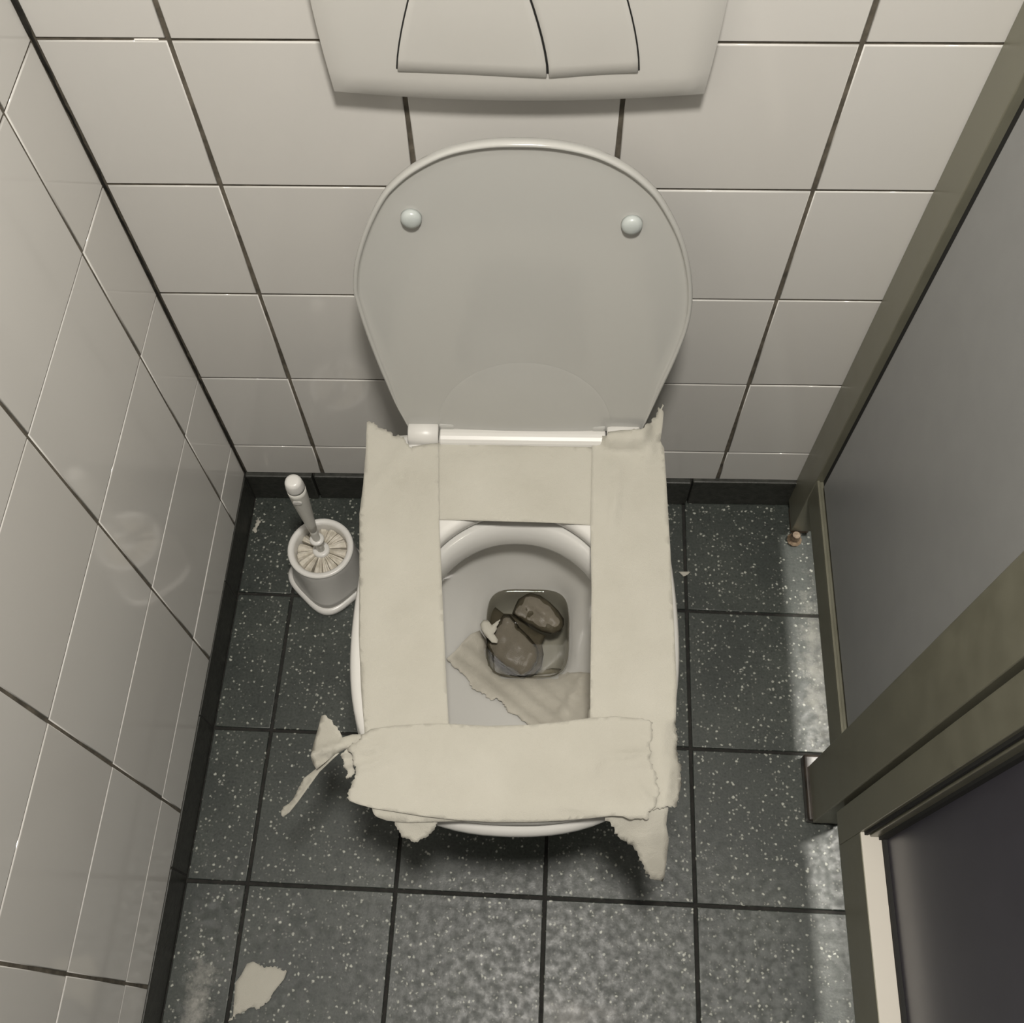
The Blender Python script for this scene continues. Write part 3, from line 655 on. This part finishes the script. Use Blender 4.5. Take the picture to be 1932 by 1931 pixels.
# hanging flaps
sheet('toilet_paper_flap', [(742, 1545), (745, 1552, 1), (749, 1566, 1), (756, 1573, 1), (757, 1580, 1), (770, 1583, 1), (779, 1589, 1), (788, 1590, 1), (793, 1584, 1), (803, 1582, 1), (815, 1570, 1), (823, 1560, 1), (825, 1545)],
      lambda u, v, d: at_z(u, v, .3715-.0003*(v-1545)+.002*N(u, v, .03, 6)), M_PAPER, 'small ragged toilet paper flap hanging below the left of the front strip', 'toilet paper', 9, 1.5, 4, seed=6)
def hang(u, v, d):
    k = max(0, v-1525)
    return at_z(u, v, .3755 - .0003*k - .0000008*k*k + .003*math.sin((u-1200)*.07)*min(1, k/60) + .002*N(u, v, .03, 8))
sheet('toilet_paper_flap', [(1138, 1541, 1), (1146, 1550, 1), (1153, 1556, 1), (1160, 1569, 1), (1170, 1584, 1), (1189, 1594, 1), (1197, 1605, 1), (1204, 1615, 1), (1212, 1630, 1), (1214, 1640, 1), (1222, 1650, 1), (1228, 1660, 1), (1240, 1661, 1), (1250, 1665), (1254, 1655), (1258, 1620), (1262, 1585), (1257, 1556), (1261, 1524), (1200, 1518)],
      hang, M_PAPER, 'long pointed toilet paper flap hanging from the front right corner of the seat', 'toilet paper', 9, 2.6, 5, seed=8)
def flapL(u, v, d):
    fold = .011*math.exp(-((v-(1424-(u-590)*.33))/7.0)**2)*min(1, max(0, (670-u)/40))
    return at_z(u, v, .3775 - .00030*max(0, 686-u) + fold - .004*max(0, (645-u)/60)**2)
sheet('toilet_paper_flap', [(692, 1386), (665, 1386), (646, 1392, 1), (641, 1380, 1), (633, 1370, 1), (622, 1357, 1), (613, 1349), (606, 1351), (600, 1375), (592, 1402), (586, 1426), (590, 1441), (597, 1452), (612, 1440), (632, 1424), (652, 1414), (672, 1420), (694, 1412)],
      flapL, M_PAPER, 'twisted toilet paper wing sticking out at the front left corner of the seat', 'toilet paper', 8, 1.4, 5, seed=9)
def ribbon(u, v, d):
    k = max(0, 640-u)
    return at_z(u, v, .3655 - .00062*k - .002*d/6)
sheet('toilet_paper_tail', [(597, 1450), (585, 1460, 1), (572, 1470, 1), (567, 1482, 1), (562, 1490, 1), (553, 1508), (545, 1517), (534, 1523, 1), (530, 1535, 1), (534, 1542), (546, 1533), (562, 1513), (582, 1485), (603, 1456), (640, 1421), (620, 1428)],
      ribbon, M_PAPER, 'thin rolled toilet paper tail dangling to the floor side at front left', 'toilet paper', 6, 1.2, 5, seed=10)
sheet('toilet_paper_shred', [(643, 1424, 1), (654, 1414), (664, 1424, 1), (668, 1436, 1), (668, 1452, 1), (671, 1460, 1), (653, 1471, 1), (656, 1456, 1), (648, 1449, 1), (648, 1436, 1)],
      lambda u, v, d: at_z(u, v, .3690 + .0015*math.sin(v*.28) - .0002*(v-1420)), M_PAPER, 'tiny frayed toilet paper shred between the twisted wing and the front strip', 'toilet paper', 6, 1.4, 3, seed=11)

# paper inside the bowl, laid on the ceramic
bpy.context.view_layer.update()
bmw = bmesh.new(); bmw.from_mesh(bowl.data); bmw.transform(TM); BV = BVHTree.FromBMesh(bmw); bmw.free()
def on_bowl(lift, seed=0, wave=.002, s=.03, extra=None):
    def f(u, v, d):
        q = ray(u, v); h, nrm, idx, dist = BV.ray_cast(CAM, q)
        if h is None: h = at_z(u, v, .2)
        l = lift + wave*(N(u, v, s, seed)+1)*.5 + (extra(u, v, d) if extra else 0)
        p = h - q.normalized()*l
        return p
    return f
def wl_(u, v, d):        # creases along the strip
    t = (u-843)*.62 + (v-1243)*-.78
    return .0030*math.sin(t*.22+.6*N(u, v, .02, 3)) + .002 + bump(u, v, 1075, 1320, 6, 60, .004, .5)
sheet('toilet_paper_strip', [(843, 1243), (860, 1228), (877, 1208), (890, 1196), (905, 1190), (916, 1206), (917, 1217), (930, 1238), (950, 1258), (972, 1270), (987, 1279), (1010, 1268), (1040, 1261), (1056, 1262), (1075, 1270), (1095, 1268), (1120, 1272), (1120, 1385), (1015, 1390), (996, 1368, 1), (978, 1352, 1), (960, 1345, 1), (948, 1325, 1), (935, 1317, 1), (925, 1321, 1), (908, 1306, 1), (893, 1300, 1), (883, 1282, 1), (872, 1270, 1), (858, 1262, 1)],
      on_bowl(.003, 12, .002, .03, wl_), M_PAPER_DAMP, 'damp torn toilet paper strip lying inside the toilet bowl', 'toilet paper', 8, 1.5, 4, seed=12)
ZW = .186
def clump(z0, h, dmax, seed, fold=None):
    def f(u, v, d):
        z = z0 + h*math.sqrt(min(1, d/dmax)*(2-min(1, d/dmax))) + .005*N(u, v, .035, seed) + .002*N(u, v, .12, seed+2)
        if fold: z += fold(u, v)
        return at_z(u, v, z)
    return f
def sunk(z): return lambda u, v, d: at_z(u, v, z + .004*N(u, v, .04, 21) + .004*min(1, d/14))
sheet('wet_paper_clump', [(925, 1152), (932, 1144), (950, 1158), (985, 1160), (1000, 1186), (1030, 1200), (1022, 1214), (1026, 1235), (1022, 1258), (1005, 1274), (986, 1280), (960, 1270), (930, 1245), (914, 1216), (915, 1190), (924, 1174)],
      sunk(.160), M_PAPER_WET, 'dark sunken layer of soaked paper under the two clumps in the bowl', 'toilet paper', 9, 2.0, 5, seed=21, thick=.002)
sheet('wet_paper_clump', [(972, 1143), (978, 1131), (992, 1122), (1002, 1119), (1020, 1124), (1038, 1137), (1053, 1152), (1064, 1168), (1064, 1180), (1057, 1192), (1040, 1197), (1020, 1192), (1000, 1180), (980, 1168), (966, 1158)],
      clump(ZW-.008, .010, 22, 13, lambda u, v: bump(u, v, 1020, 1150, 30, 8, .003, .7)), M_PAPER_WET, 'soaked brown paper clump in the water towards the back of the bowl', 'toilet paper', 6, 1.0, 6, seed=13, thick=.003)
sheet('wet_paper_clump', [(950, 1160), (962, 1160), (972, 1172), (980, 1184), (997, 1200), (1012, 1218), (1017, 1232), (1013, 1252), (1002, 1268), (986, 1277), (966, 1270), (945, 1254), (928, 1238), (917, 1218), (922, 1200), (935, 1180)],
      clump(ZW-.008, .013, 26, 14, lambda u, v: bump(u, v, 1000, 1240, 7, 30, .002, .5)), M_PAPER_WET, 'soaked brown paper clump in the water at the front of the bowl', 'toilet paper', 6, 1.0, 6, seed=14, thick=.003)
sheet('toilet_paper_shred', [(906, 1178), (912, 1170), (921, 1171), (928, 1180), (938, 1172, 1), (944, 1168, 1), (939, 1180, 1), (936, 1190), (932, 1196), (940, 1208), (938, 1214), (928, 1213), (916, 1200), (908, 1188)],
      lambda u, v, d: at_z(u, v, .2035+.003*min(1, d/8)), M_PAPER, 'small white tissue shred resting on the wet clump in the bowl', 'toilet paper', 5, .8, 4, seed=15)

# ------------------------------------------------------------------ litter on the floor
sheet('paper_scrap', [(439, 1925), (444, 1855), (455, 1840), (466, 1819), (477, 1815, 1), (500, 1827, 1), (520, 1824, 1), (541, 1834), (536, 1848), (515, 1874, 1), (509, 1886, 1), (490, 1904, 1), (470, 1903, 1), (450, 1913, 1), (432, 1925, 1), (430, 1928)],
      flat(.0018, .0016, .02, 16), M_PAPER, 'torn toilet paper scrap lying on the floor tiles at the front left', 'paper scrap', 9, 2.0, 4, seed=16)
sheet('paper_scrap', [(486, 976, 1), (492, 983, 1), (489, 991, 1), (485, 996, 1), (482, 1006, 1), (476, 1002, 1), (482, 988, 1)],
      flat(.0016, .001, .05, 17), M_PAPER, 'tiny paper scrap by the left skirting behind the brush holder', 'paper scrap', 5, 1.5, 3, seed=17)
sheet('paper_scrap', [(1280, 1079), (1303, 1079), (1297, 1085), (1290, 1088)],
      flat(.0016, .001, .05, 18), M_PAPER, 'tiny triangular paper scrap on the floor right of the toilet', 'paper scrap', 5, .8, 3, seed=18)
